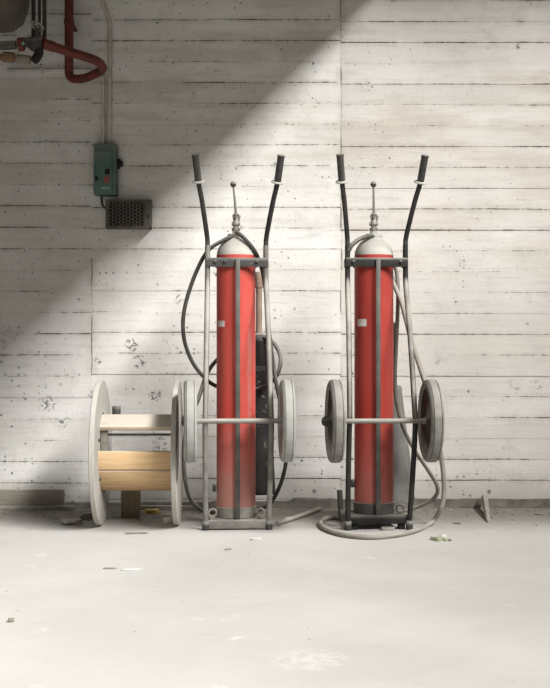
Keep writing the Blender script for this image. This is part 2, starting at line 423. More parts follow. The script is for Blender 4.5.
# uneven curb of old screed along the foot of the wall
bm = BM(); N = 560; rows = []
from mathutils import noise as mn
for i in range(N + 1):
    x = XL + .01 + (XR - XL - .02) * i / N
    n1 = mn.noise((x * 3, .3, 0)); n2 = mn.noise((x * 17, 4, 0)); n3 = mn.noise((x * 9, 9, 2))
    hgt = (.044 if x > .1 else .03 if x > -.35 else .022) + n1 * .006 + n2 * .004
    dep = .055 + n1 * .012 + n3 * .008
    yb = WALL_Y + .004
    rows.append([bm.verts.new(p) for p in ((x, yb - dep - .02, -.002), (x, yb - dep, .012 + n2 * .004), (x, yb - dep * .72, hgt * .55), (x, yb - dep * .6, hgt * .93), (x, yb - dep * .25, hgt), (x, yb, hgt + .006))])
for a, b in zip(rows, rows[1:]):
    for k in range(5): bm.faces.new((a[k], b[k], b[k + 1], a[k + 1]))
struct('trim_1', bm, M['curb'], True)

# ------------------------------------------------------------------ wheeled extinguishers
def wheel(parent, x, y, z, tyre, rim, hub=.03, name='wheel'):
    R, W = .203, .031
    my = rot('Y', 90)
    bm = BM()
    half = [(R - .040, W * .60), (R - .038, W * .80), (R - .033, W * .98), (R - .029, W * 1.0), (R - .0275, W * .84), (R - .0245, W * .84), (R - .023, W * 1.03), (R - .016, W * 1.0), (R - .008, W * .90), (R - .003, W * .74), (R - .001, W * .66), (R - .0055, W * .63), (R - .0055, W * .56), (R - .0005, W * .53), (R, W * .40)]
    prof = [(r_, -w_) for r_, w_ in half] + [(R + .0005, 0)] + half[::-1]
    lathe(bm, prof, 72, my, cap=False)
    w = obj(name, bm, tyre, parent, angle=50); w.location = (x, y, z)
    bm = BM()
    prof = [(.028, -.024), (.032, -.022), (.05, -.010), (.13, -.008), (R - .05, -.014), (R - .0385, -.020), (R - .0385, .020), (R - .05, .014), (.13, .008), (.05, .010), (.032, .022), (.028, .024)]
    lathe(bm, prof, 72, my); obj('wheel_disc', bm, rim, w)
    s = -1 if x < 0 else 1
    bm = BM()
    lathe(bm, [(.026, .0), (.026, hub * .5), (.023, hub * .75), (.016, hub * .95), (.006, hub)], 24, rot('Y', 90 * s), (s * .020, 0, 0))
    obj('hub_cap', bm, M['hub'], w)
    return w

def extinguisher(label, X, rz, cfg):
    root = thing('wheeled_fire_extinguisher', label, 'fire extinguisher', (X, 0, 0), rz, 'wheeled fire extinguishers by the wall')
    fr, frd = cfg['frame'], cfg['bar']
    base = cfg['base']
    # ---- gas cylinder
    bm = BM()
    lathe(bm, [(.088, base), (.098, base + .006), (.1, base + .02), (.1, 1.18), (.1, 1.352), (.1, 1.384)], 72)
    cyl = obj('cylinder', bm, cfg['red'], root)
    bm = BM()
    lathe(bm, [(.0995, 1.3838), (.0985, 1.395), (.0945, 1.410), (.0875, 1.426), (.076, 1.443), (.060, 1.460), (.047, 1.471), (.041, 1.477)], 64)
    sh = obj('shoulder', bm, cfg['shoulder'], cyl); sh['label'] = 'dusty pale grey shoulder of the cylinder'
    bm = BM()
    lathe(bm, [(.040, 1.475), (.0435, 1.478), (.0435, 1.487), (.041, 1.494), (.020, 1.497), (.018, 1.512)], 40)
    obj('neck_collar', bm, cfg['shoulder'], cyl)
    bm = BM()
    lathe(bm, [(.1005, base + .001), (.104, base + .003), (.104, base + .052), (.1005, base + .056)], 64)
    obj('base_ring', bm, cfg['ringmat'], cyl)
    # small white plate, upper left of the cylinder face
    bm = BM(); a0, a1 = cfg['plate']
    K = 8; z0, z1 = cfg['platez']
    vs = []
    for k in range(K + 1):
        a = math.radians(a0 + (a1 - a0) * k / K)
        vs.append([bm.verts.new((rr * math.sin(a), -rr * math.cos(a), zz)) for rr, zz in ((.1002, z0), (.1014, z0), (.1014, z1), (.1002, z1))])
    for a, b in zip(vs, vs[1:]):
        for k in range(3): bm.faces.new((a[k], b[k], b[k + 1], a[k + 1]))
    bm.faces.new(vs[0]); bm.faces.new(vs[-1][::-1])
    obj('name_plate', bm, M['white'], cyl)
    if cfg.get('ink'):
        bm = BM()      # worn stencilled characters running down the left side, too worn to read
        rk = random.Random(5); z = 1.005
        while z > .845:
            for s_ in (0, 1):
                if rk.random() < .8:
                    a = math.radians(-70 + s_ * 5 + rk.uniform(-1, 1)); h = rk.uniform(.004, .009); da = math.radians(rk.uniform(1.5, 3.2))
                    q = [bm.verts.new((.1007 * math.sin(t), -.1007 * math.cos(t), zz)) for t, zz in ((a - da, z), (a + da, z), (a + da, z + h), (a - da, z + h))]
                    bm.faces.new(q)
            z -= .0135
        obj('worn_stencil', bm, M['ink'], cyl)
    # ---- valve with upright lever
    bm = BM()
    lathe(bm, [(.016, 1.508), (.022, 1.512), (.022, 1.524), (.015, 1.528), (.015, 1.536), (.019, 1.539), (.019, 1.556), (.014, 1.562), (.012, 1.585), (.016, 1.588), (.016, 1.596), (.008, 1.602)], 28)
    lathe(bm, [(.009, -.023), (.009, .0), (.008, .004), (.008, .021)], 16, rot('Y', 90), (0, 0, 1.545))
    box(bm, (.016, -.004, 1.573), (.010, .016, .034), rot('Y', 14), .002)
    box(bm, (-.014, -.002, 1.578), (.007, .014, .028), rot('Y', -10), .002)
    lathe(bm, [(.006, -.02), (.006, .02)], 12, rot('X', 90), (0, 0, 1.578))
    valve = obj('valve', bm, M['brass'], root)
    lx = cfg['lever']
    bm = BM(); tube(bm, [(0, 0, 1.595), (lx * .4, -.004, 1.66), (lx, -.008, 1.738)], [.0075, .006, .005], 12); obj('lever', bm, M['steel'], valve)
    bm = BM(); bmesh.ops.create_uvsphere(bm, u_segments=24, v_segments=14, radius=.0155)
    kb = obj('lever_knob', bm, M['dustyblack'], valve); kb.location = (lx * 1.03, -.009, 1.748)
    # ---- tubular frame: two bent side tubes with ribbed grips
    wb = cfg['foot']
    for s in (-1, 1):
        path = [(s * .158 * wb, -.165, .022), (s * .161, -.235, .30), (s * .163, -.285, .51), (s * .161, -.285, .60), (s * .1535, -.195, .98), (s * .1485, -.105, 1.22), (s * .1475, -.095, 1.33), (s * .1475, -.095, 1.43)]
        bm = BM(); tube(bm, catmull(path, 8), .0135, 16)
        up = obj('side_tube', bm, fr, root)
        hp = [(s * .1475, -.095, 1.43), (s * .151, -.105, 1.48), (s * .176, -.195, 1.635), (s * .196, -.255, 1.735), (s * .2105, -.298, 1.853)]
        bm = BM(); tube(bm, catmull(hp, 8), .0125, 14); obj('handle_tube', bm, M['handle'], up)
        a, b = Vector((s * .195, -.2515, 1.729)), Vector((s * .2105, -.298, 1.857)); d = (b - a)
        q = d.to_track_quat('Z', 'Y').to_matrix().to_4x4()
        L = d.length; prof = [(.012, 0)]
        for k in range(13):
            z = .006 + (L - .02) * k / 12
            prof += [(.0172, z), (.0185, z + .003), (.0172, z + .006)]
        prof += [(.019, L - .008), (.019, L), (.012, L + .002)]
        bm = BM(); lathe(bm, prof, 20, q, a); obj('grip', bm, M['grip'], up)
        bm = BM(); lathe(bm, [(.013, -.004), (.030, -.003), (.032, .001), (.030, .005), (.013, .006)], 28, q, a); obj('grip_flange', bm, M['ring'], up)
        bm = BM(); lathe(bm, [(.0165, 0), (.0185, .004), (.0175, .045), (.015, .048)], 18, None, (s * .158 * wb, -.165 - .003, 0)); obj('foot_cap', bm, M['dustyblack'], up)
    # top strap holding the cylinder
    bm = BM()
    box(bm, (0, -.113, 1.342), (.315, .010, .046), None, .002)
    for s in (-1, 1):
        box(bm, (s * .149, -.055, 1.342), (.010, .115, .046), None, .002)
    strap = obj('top_strap', bm, frd, root)
    for bx in cfg['bolts']:
        bm = BM(); lathe(bm, [(.010, 0), (.010, .006), (.006, .008)], 6, rot('X', 90), (bx, -.118, 1.344))
        obj('strap_bolt', bm, M['hub'], strap)
    # rear half of the clamp round the cylinder
    bm = BM(); n = 30
    ring = []
    for k in range(n + 1):
        a = PI * k / n
        ring.append([bm.verts.new((rr * math.cos(a), rr * math.sin(a), zz)) for rr, zz in ((.1012, 1.322), (.107, 1.322), (.107, 1.362), (.1012, 1.362))])
    for a, b in zip(ring, ring[1:]):
        for k in range(4): bm.faces.new((a[k], b[k], b[(k + 1) % 4], a[(k + 1) % 4]))
    for s in (-1, 1): box(bm, (s * .127, .0, 1.342), (.05, .008, .03))
    obj('rear_clamp', bm, frd, root)
    # centre bar in front of the cylinder
    bm = BM(); box(bm, (.004, -.126, (1.36 + .035) / 2), (.023, .011, 1.36 - .035), None, .003); obj('centre_bar', bm, cfg['cbar'], root)
    # foot plate and its front rail
    bm = BM(); box(bm, (0, -.168, cfg['railz']), (.29, .012, .044), None, .002); rail = obj('foot_rail', bm, cfg['rail'], root)
    bm = BM(); box(bm, (0, -.03, base - .006), (.27, .27, .012), None, .002)
    for s in (-1, 1):
        box(bm, (s * .1, .07, base / 2 - .006), (.03, .05, base - .012))
        box(bm, (s * .12, -.13, base / 2 - .006), (.03, .06, base - .012))
    obj('foot_plate', bm, cfg['rail'], root)
    # lugs beside the cylinder foot
    for s in cfg['lugs']:
        bm = BM(); ring_pts = [(s * .122 + .019 * math.cos(a), -.085, base + .030 + .019 * math.sin(a)) for a in [2 * PI * k / 20 for k in range(21)]]
        tube(bm, ring_pts, .0055, 8, cap=False)
        box(bm, (s * .122, -.085, base + .006), (.024, .012, .014))
        obj('lug', bm, cfg['ringmat'], root)
    for s in cfg['clips']:
        bm = BM(); box(bm, (s * .112, -.02, base + .15), (.018, .03, .04), None, .004); obj('side_clip', bm, M['hub'], root)
    # axle and wheels
    ax = (-.305, .553)
    bm = BM(); tube(bm, [(-.205, ax[0], ax[1]), (.205, ax[0], ax[1])], .0125, 16)
    obj('axle', bm, M['axle'], root)
    for s in (-1, 1):
        bm = BM()
        lathe(bm, [(.017, 0), (.017, .022)], 18, rot('Y', 90 * s), (s * .196, ax[0], ax[1]))
        obj('axle_collar', bm, M['axle'], root)
        wheel(root, s * .236, ax[0], ax[1], cfg['tyre'], cfg['rim'], cfg['hub'])
    return root

def local(root, pts):
    """world points into the root's frame"""
    c, s = math.cos(-root.rotation_euler.z), math.sin(-root.rotation_euler.z)
    out = []
    for p in pts:
        x, y = p[0] - root.location.x, p[1] - root.location.y
        out.append(Vector((x * c - y * s, x * s + y * c, p[2])))
    return out
def hose(root, name, mat, pts, r, per=12):
    bm = BM(); tube(bm, catmull(local(root, [at(*p) for p in pts]), per), r, 14)
    return obj(name, bm, mat, root)

def fh(px, py): return (px, py, F * (CAM_Z - .0125) / (py - 344))     # lying on the floor
RZ = math.radians(4)
T1 = extinguisher('paler dust-covered red extinguisher cylinder on wheeled frame, next to the wooden cable drum', -.200, RZ,
    dict(frame=M['frame1'], bar=M['frame1dark'], cbar=M['bar2'], railz=.029, clips=(-1,), lugs=(-1, 1), rail=M['frame1'], ringmat=M['rim1'], red=M['red1'], shoulder=M['shoulder1'],
         base=.046, plate=(-66, -38), platez=(1.018, 1.048), lever=-.014, foot=1.0, tyre=M['tyre1'], rim=M['rim1'], hub=.022, bolts=(-.11, -.06, .10)))
T2 = extinguisher('deeper red extinguisher cylinder on black wheeled frame, standing inside a loop of floor hose', .507, RZ,
    dict(frame=M['frame2'], bar=M['frame2'], cbar=M['bar2'], railz=.052, clips=(-1,), lugs=(1,), rail=M['rail2'], ringmat=M['bar2'], red=M['red2'], shoulder=M['shoulder2'],
         base=.068, plate=(-62, -30), platez=(1.020, 1.056), lever=-.003, foot=.98, tyre=M['tyre2'], rim=M['rim2'], hub=.046, bolts=(-.12, .12), ink=True))

# hoses of the paler one: one swings out left and returns behind to the horn, one drops right and loops low
hose(T1, 'hose', M['hose1'], [(234, 236, 6.64), (224, 240, 6.60), (207, 252, 6.60), (193, 280, 6.62), (184, 312, 6.64), (184, 338, 6.66), (192, 361, 6.68), (204, 377, 6.72), (216, 386, 6.80), (236, 391, 6.86), (257, 389, 6.86), (269, 384, 6.78), (278, 373, 6.76), (280.5, 358, 6.78), (276, 346, 6.82), (269, 339, 6.86), (262, 337, 6.88)], .0105)
hose(T1, 'hose', M['hose1'], [(236, 231.5, 6.62), (244, 238, 6.60), (254, 250, 6.62), (261, 266, 6.70), (265.5, 290, 6.74), (269, 330, 6.75), (273, 362, 6.75), (276.5, 385, 6.74), (283, 415, 6.76), (287, 445, 6.78), (285, 468, 6.80), (279, 488, 6.84), (269, 504, 6.88), (250, 513.0, 6.90), (236, 514.5, 6.90), (216, 513.5, 6.86), (203, 511, 6.78), (190, 498, 6.72), (184.5, 474, 6.70), (184, 445, 6.70), (189, 420, 6.70), (198, 400, 6.72), (206, 376, 6.78), (216, 361, 6.84), (232, 350, 6.88)], .0105)
# discharge horn: dark bell, brown wrapped handle above
def horn(root, X, Y, ztop, zbot, r0, r1, mat, tilt=0):
    bm = BM()
    prof = [(r0 * .5, ztop + .012), (r0 * .9, ztop + .006), (r0, ztop - .004), (r0 * 1.02, ztop - .03), (r0 + (r1 - r0) * .5, (ztop + zbot) / 2), (r1 * .985, zbot + .02), (r1, zbot + .012), (r1, zbot), (r1 - .006, zbot), (r1 - .008, zbot + .03), (r0 + (r1 - r0) * .5 - .006, (ztop + zbot) / 2), (r0 * .8, ztop - .04), (r0 * .2, ztop - .03)]
    lathe(bm, prof, 48, rot('Y', tilt))
    h = obj('discharge_horn', bm, mat, root)
    p = local(root, [(X, Y, 0)])[0]; h.location = (p.x, p.y, 0)
    return h
p = at(259, 336, 6.92)
h1 = horn(T1, p.x, p.y, .97, .135, .052, .088, M['horn1'])
bm = BM(); lathe(bm, [(.020, 0), (.0165, .02), (.0165, .24), (.021, .245), (.022, .32), (.018, .328), (.010, .33)], 22, None, (0, 0, .985))
g1 = obj('horn_grip', bm, M['leather'], h1); g1['label'] = 'brown wrapped grip above the dark horn'
for z in (.40, .80):
    bm = BM(); box(bm, (-.02, -.055, z), (.10, .012, .03)); obj('horn_bracket', bm, M['hub'], h1)

p = at(394.5, 440, 6.90)
h2 = horn(T2, p.x, p.y, .70, .10, .040, .108, M['horn2'])
bm = BM(); lathe(bm, [(.016, 0), (.015, .02), (.015, .30), (.02, .31), (.02, .34), (.008, .35)], 20, None, (-.012, .0, .70))
obj('horn_grip', bm, M['hub'], h2)
bm = BM(); box(bm, (-.11, -.03, .42), (.11, .03, .03)); obj('horn_bracket', bm, M['hub'], h2)

# short elbow from the neck of the darker one
hose(T2, 'outlet_elbow', M['bar2'], [(374, 236.5, 6.64), (367, 236.5, 6.60), (359, 239.5, 6.58), (352, 245, 6.56), (348.5, 251, 6.56)], .0115)
hose(T2, 'hose', M['hose2d'], [(383, 262, 6.80), (391, 262, 6.79), (396.5, 272, 6.78), (398, 300, 6.76), (396, 350, 6.76), (395, 380, 6.75), (397, 403, 6.74), (403, 427, 6.74), (414, 449, 6.74), (428, 470, 6.76), (437.5, 487, 6.80), (434, 498, 6.84), (420, 505.5, 6.86), (403, 511, 6.84), (392, 513, 6.82)], .0105)
hose(T2, 'hose', M['hose2'], [(386, 266, 6.84), (391, 276, 6.80), (396, 289, 6.76), (402, 304, 6.72), (410.5, 337, 6.68), (418, 361, 6.62), (425, 383, 6.58), (433, 412, 6.58), (439, 445, 6.60), (443, 470, 6.62), (444, 492, 6.64), (441, 508, 6.64), fh(431, 523), fh(411, 532), fh(378, 537), fh(348, 535.5), fh(328, 530), fh(320.5, 523.5), fh(326, 518.5), fh(337, 517.3), fh(343, 519)], .0125)
bm = BM()
q = local(T2, [at(339.5, 490, 6.60), at(340.5, 505, 6.60), at(342, 520.5, 6.60)])
tube(bm, catmull(q, 6), [.014] * 9 + [.017] * 4, 14)
obj('hose_nozzle', bm, M['hub'], T2)

# ------------------------------------------------------------------ cable drum
spool = thing('cable_drum', 'empty wooden cable drum with two dusty round flanges and honey pine boards', 'cable drum', (-.700, .02, 0), math.radians(.5))
RF = .373
def flange(x, ang):
    bm = BM()
    prof = [(.03, -.013), (RF - .003, -.013), (RF, -.010), (RF, .010), (RF - .003, .013), (.03, .013)]
    lathe(bm, prof, 96, rot('Y', 90) , cap=True)
    o = obj('flange', bm, M['flange'], spool); o.location = (x, 0, RF); o.rotation_euler = (0, 0, math.radians(ang))
    for k in range(6):
        a = k * PI / 3 + .4; bm = BM()
        lathe(bm, [(.010, 0), (.010, .006), (.005, .009)], 10, rot('Y', 90 if x < 0 else -90), ((.012 if x < 0 else -.012), -.20 * math.cos(a), .20 * math.sin(a)))
        obj('bolt_head', bm, M['hub'], o)
flange(-.197, -0.1); flange(.197, .7)
def board(ang, w, mat, r=.18, th=.022, L=.378):
    a = math.radians(ang)
    bm = BM(); box(bm, (0, 0, 0), (L, w, th), None, .002)
    # board's thin direction points outwards at angle a (0 = front, 90 = up)
    bmesh.ops.rotate(bm, verts=bm.verts, cent=(0, 0, 0), matrix=Matrix.Rotation(PI / 2 - a, 4, 'X'))
    bmesh.ops.translate(bm, verts=bm.verts, vec=(0, -r * math.cos(a), RF + r * math.sin(a)))
    return obj('drum_board', bm, mat, spool)
board(-8, .092, M['pine']); board(-38, .092, M['pine']); board(-67, .092, M['pine'])
t_ = board(62, .125, M['pinedusty']); board(98, .10, M['oldwood']); board(-96, .094, M['oldwood'])
bm = BM(); box(bm, (-.165, -.105, RF + .075), (.034, .03, .16), None, .002); obj('inner_batten', bm, M['darkwood'], spool)
bm = BM()
tube(bm, [(-.19, -.10, RF + .098), (.19, -.10, RF + .098)], .006, 10); obj('tie_rod', bm, M['hub'], spool)
cp = at(116.5, 417.5, 6.72)
bm = BM(); lathe(bm, [(.021, 0), (.0225, .003), (.0225, .040), (.020, .044), (.004, .045)], 28); 
cap = obj('plastic_cap', bm, M['black']); cap.location = (cp.x, .045, RF + .1925)
tag(cap, 'small black cap standing on top of the wooden cable drum', 'cap')

# ------------------------------------------------------------------ things round the drum
def place(o, x, y, z, rz=0, rx=0, ry=0): o.location = (x, y, z); o.rotation_euler = (rx, ry, rz); return o
bm = BM(); box(bm, (0, 0, .078), (.103, .08, .156), None, .003)
tag(place(obj('wood_block', bm, M['postwood']), -.775, .325, 0, math.radians(4)), 'upright brown wood block on the floor under the cable drum', 'wood block')
bm = BM(); box(bm, (0, 0, .045), (.82, .03, .088), None, .002)
tag(place(obj('plank', bm, M['plank']), -1.6, .672, .022, math.radians(-.5)), 'grey-brown plank on edge against the wall at the left', 'plank')
bm = BM(); box(bm, (0, 0, .011), (.90, .07, .022), None, .004)
tag(place(obj('batten', bm, M['stone']), -1.58, .635, 0, math.radians(.6)), 'flat dusty batten under the plank at the left', 'batten')
bm = BM(); box(bm, (0, 0, .012), (.36, .03, .024), None, .002)
tag(place(obj('wood_strip', bm, M['darkwood']), -.62, .62, 0, math.radians(-3)), 'dark wood strip on the floor behind the cable drum', 'wood strip')
bm = BM(); box(bm, (0, 0, .011), (.075, .05, .022), None, .003)
bm2 = bm
tag(place(obj('card_packet', bm2, M['yellow']), -.675, .47, 0, math.radians(8)), 'flat yellow packet on the floor behind the cable drum', 'packet')
def chunk(name, mat, size, loc, rz, label, cat, group=None, seed=0, rx=0, ry=0):
    r = random.Random(seed); bm = BM()
    box(bm, (0, 0, 0), (1, 1, 1)); bmesh.ops.subdivide_edges(bm, edges=bm.edges, cuts=2, use_grid_fill=True)
    for v in bm.verts:
        k = 1 - .16 * (abs(v.co.x) > .4 and abs(v.co.y) > .4) - .12 * (abs(v.co.z) > .4 and (abs(v.co.x) > .4 or abs(v.co.y) > .4))
        v.co = Vector((v.co.x * k + r.uniform(-.07, .07), v.co.y * k + r.uniform(-.07, .07), v.co.z + r.uniform(-.06, .06)))
        v.co = Vector((v.co.x * size[0], v.co.y * size[1], v.co.z * size[2]))
    M4 = Matrix.Rotation(rz, 4, 'Z') @ Matrix.Rotation(ry, 4, 'Y') @ Matrix.Rotation(rx, 4, 'X')
    bmesh.ops.transform(bm, matrix=M4, verts=bm.verts)
    zm = min(v.co.z for v in bm.verts)
    bmesh.ops.translate(bm, verts=bm.verts, vec=(0, 0, -zm))
    o = obj(name, bm, mat, None, True, 35); o.location = loc
    return tag(o, label, cat, group)
def fl(px, py):
    D = F * CAM_Z / (py - 344); p = at(px, py, D); return (p.x, p.y, 0)
chunk('wood_offcut', M['oldwood'], (.10, .075, .022), fl(72, 524), .1, 'small flat wood offcut on the floor left of the cable drum', 'wood offcut', seed=1)
chunk('wood_offcut', M['darkwood'], (.10, .028, .03), fl(88, 519), .9, 'dark wood offcut tucked behind the left flange of the cable drum', 'wood offcut', seed=2)
chunk('plaster_lump', M['chalk'], (.045, .035, .026), fl(168, 523), .4, 'pale plaster lump on the floor between the drum flanges', 'plaster lump', seed=3)
chunk('wood_sliver', M['darkwood'], (.115, .010, .008), fl(136, 534), .12, 'thin dark sliver of wood on the floor before the cable drum', 'sliver', seed=4)
chunk('plaster_lump', M['chalk'], (.05, .03, .012), fl(256, 540), .2, 'flat white plaster flake before the paler extinguisher', 'plaster lump', seed=5)
chunk('paper_scrap', M['paper'], (.085, .022, .004), fl(131, 570), .1, 'white paper scrap lying on the open floor', 'paper scrap', seed=6)
chunk('wood_sliver', M['chip'], (.055, .012, .006), fl(110, 569), -.05, 'short brown sliver beside the white paper scrap', 'sliver', seed=7)
chunk('grit_lump', M['chip'], (.022, .018, .012), fl(11, 622), .3, 'small brown lump alone at the left of the open floor', 'lump', seed=8)
chunk('leaf_scrap', M['chip'], (.035, .014, .006), fl(228, 550), .5, 'small curled brown scrap before the paler extinguisher', 'scrap', seed=9)
for k, (px, py, s, m) in enumerate(((433, 540, 1, 'chip'), (438, 541, 1.3, 'leafy'), (443, 539, 1.5, 'chalk'), (445.5, 541, .9, 'leafy'), (450, 541, .7, 'chip'))):
    chunk('crumb', M[m], (.022 * s, .02 * s, .014 * s), fl(px, py), k * .8, ['brown crumb leftmost of the cluster right of the hose loop', 'dull green crumb left of the largest pale crumb by the hose loop', 'largest pale crumb of the cluster right of the hose loop', 'dull green crumb right of the largest pale crumb by the hose loop', 'brown crumb rightmost of the cluster right of the hose loop'][k], 'crumb', 'crumbs right of the hose loop', seed=20 + k)
chunk('plaster_lump', M['stone'], (.07, .04, .014), fl(388, 530), .2, 'flat grey plaster flake inside the floor hose loop', 'plaster lump', seed=30)
chunk('leaf_scrap', M['leafy'], (.035, .022, .010), fl(288, 519), .3, 'pale green scrap beside the pipe on the floor', 'scrap', seed=31)
chunk('leaf_scrap', M['chip'], (.040, .014, .008), fl(457, 524), -.4, 'brown leaf scrap between the hose loop and the stake', 'scrap', seed=32)
chunk('leaf_scrap', M['chip'], (.045, .016, .008), fl(540, 515), -.3, 'brown leaf scrap near the curb at the right', 'scrap', seed=33)
# tapered stake leaning on the curb
sp0, sp1 = Vector(fl(488.5, 523)), at(484.5, 497.5, 7.345)
bm = BM(); d = (sp1 - sp0); q = d.to_track_quat('Z', 'Y').to_matrix().to_4x4()
lathe(bm, [(.003, .004), (.010, .03), (.017, d.length * .6), (.019, d.length)], 6, q, sp0)
tag(obj('stake', bm, M['stone']), 'tapered grey stake leaning against the curb at the right', 'stake')
# dusty pipe on the floor between the two extinguishers
a_, b_ = Vector(fl(277, 526)), Vector(fl(320, 511))
bm = BM(); tube(bm, catmull([a_ + Vector((0, 0, .013)), a_.lerp(b_, .5) + Vector((.006, 0, .013)), b_ + Vector((0, 0, .013))], 8), .0125, 12)
tag(obj('pipe_length', bm, M['hose2']), 'dusty length of pipe on the floor between the two extinguishers', 'pipe')
# grit along the foot of the wall
bm = BM(); rg = random.Random(11)
for k in range(900):
    x = rg.uniform(-1.75, 1.75); y = .67 - abs(rg.gauss(0, .22)); s = rg.choice((.002, .0025, .003, .003, .004, .005, .007))
    if (x < -1.05 and y > .56) or (-.85 < x < -.40 and y > .56) or (-.04 < x < .34 and y < .62): continue
    r = bmesh.ops.create_icosphere(bm, subdivisions=1, radius=s)
    for v in r['verts']:
        v.co = Vector((v.co.x * rg.uniform(.8, 1.8), v.co.y * rg.uniform(.7, 1.3), v.co.z * .6 + s * .4)) + Vector((x, y, 0))
tag(obj('floor_grit', bm, M['chip']), 'loose grit scattered along the foot of the wall', 'grit', kind='stuff')

# ------------------------------------------------------------------ switch box, heater grille and conduits on the wall
gb = thing('switch_box', 'green metal switch box with a red button high on the wall', 'switch box', (at(104.4, 195, 7.34).x, at(105, 195, 7.42).y, at(105, 195, 7.34).z))
def gl(px, py): return ((px - 105) * 7.34 / F, (195 - py) * 7.34 / F)
x0, zt = gl(94.2, 143.5); x1, zb = gl(117.2, 195)
bm = BM(); box(bm, ((x0 + x1) / 2, -.042, zt / 2), (x1 - x0, .084, zt), None, .008); body = obj('box_body', bm, M['green'], gb)
xa, _ = gl(95, 0); xb, _ = gl(113, 0)
bm = BM(); box(bm, ((xa + xb) / 2, -.089, zt * .44), (xb - xa, .012, zt * .83), None, .004); lid = obj('box_lid', bm, M['green'], gb)
def glp(name, px0, px1, py0, py1, m, th=.006, y=-.096):
    a, t_ = gl(px0, py0); b, u = gl(px1, py1)
    bm = BM(); box(bm, ((a + b) / 2, y, (t_ + u) / 2), (b - a, th, t_ - u), None, .0015); return obj(name, bm, M[m], lid)
glp('black_button', 106, 110.5, 169.5, 174.5, 'void', .012); glp('red_button', 105, 110.5, 177, 183, 'redbtn', .012)
glp('black_slot', 96.2, 99, 176.5, 181, 'void'); glp('maker_plate', 102, 111, 187, 189.6, 'greenlight', .003)
kx, kz = gl(118.5, 163)
bm = BM(); box(bm, (kx - .003, -.045, kz), (.022, .03, .055), None, .004); lathe(bm, [(.017, 0), (.017, .016), (.012, .019)], 16, rot('Y', 90), (kx + .005, -.045, kz))
obj('side_lever', bm, M['void'], gb)

hb = thing('heater_grille', 'brown perforated metal grille box on the wall under the green switch box', 'grille', (at(128, 227.5, 7.33).x, at(128, 228, 7.42).y, at(128, 228, 7.33).z))
k_ = 7.33 / F
W_, H_ = 45 * k_, 28.5 * k_
bm = BM()
for (c, s) in (((0, -.004, H_ / 2), (W_, .008, H_)), ((0, -.045, .003), (W_, .09, .006)), ((0, -.045, H_ - .003), (W_, .09, .006)), ((-W_ / 2 + .003, -.045, H_ / 2), (.006, .09, H_)), ((W_ / 2 - .003, -.045, H_ / 2), (.006, .09, H_))): box(bm, c, s)
obj('casing', bm, M['grille'], hb)
bm = BM(); box(bm, (0, -.05, H_ / 2), (W_ - .014, .01, H_ - .014)); obj('grille_back', bm, M['void'], hb)
bm = BM(); NC = 10; gx0, gx1 = -W_ / 2 + .022, W_ / 2 - .040; gz0, gz1 = .012, H_ - .012
cw = (gx1 - gx0) / NC; NR = 7; ch = (gz1 - gz0) / NR; yf = -.091; th = .005
for (a, b) in ((-W_ / 2, gx0), (gx1, W_ / 2)): box(bm, ((a + b) / 2, yf, H_ / 2), (b - a, th, H_))
for (a, b) in ((0, gz0), (gz1, H_)): box(bm, ((gx0 + gx1) / 2, yf, (a + b) / 2), (gx1 - gx0, th, b - a))
for c in range(NC + 1): box(bm, (gx0 + c * cw, yf, (gz0 + gz1) / 2), (cw * .34, th, gz1 - gz0))
for c in range(NC):
    for r in range(NR + 1):
        z = gz0 + r * ch + (ch / 2 if c % 2 else 0)
        if z > gz1: continue
        box(bm, (gx0 + (c + .5) * cw, yf, z), (cw * .70, th, ch * .30))
obj('perforated_plate', bm, M['grille'], hb)
bm = BM(); box(bm, (W_ / 2 - .014, -.094, H_ * .42), (.012, .006, .03), None, .002); obj('latch', bm, M['hub'], hb)

def pipe(name, pts, r, mat, label, cat, n=14, per=10, group=None, line=False, rad=.04):
    bm = BM(); P = [at(*p) for p in pts]
    tube(bm, fillet(P, rad, 8) if line else catmull(P, per), r, n)
    return tag(obj(name, bm, mat), label, cat, group)
pipe('cable', [(101.5, 194.5, 7.36), (101.5, 199, 7.36), (102.5, 205, 7.36), (106, 208.5, 7.36)], .007, M['black'], 'short black cable between the green switch box and the grille box', 'cable')
c1 = pipe('conduit', [(101, -25, 7.40), (103, 2, 7.40), (105.5, 10, 7.40), (108.5, 18, 7.40), (110, 28, 7.40), (109.8, 60, 7.40), (109.6, 100, 7.40), (109.4, 144.5, 7.40)], .011, M['conduit'], 'pale bent conduit running down the wall into the green switch box', 'conduit')
c2 = pipe('conduit', [(8, 70.5, 7.40), (60, 69.8, 7.40), (90, 70, 7.40), (101, 71, 7.40), (103.2, 80, 7.40), (103.4, 110, 7.40), (103.4, 144.5, 7.40)], .009, M['conduit'], 'pale conduit running level behind the red pipe then down to the switch box', 'conduit', line=True, rad=.05)
for cpar, spots in ((c1, ((109.8, 46), (109.6, 86), (109.5, 120))), (c2, ((103.3, 86), (103.4, 122), (42, 70)))):
    for (px, py) in spots:
        bm = BM(); p = at(px, py, 7.405)
        if px == 42: box(bm, p, (.014, .03, .034), None, .003)
        else: box(bm, p, (.026, .03, .014), None, .003)
        obj('pipe_clip', bm, M['conduit'], cpar)

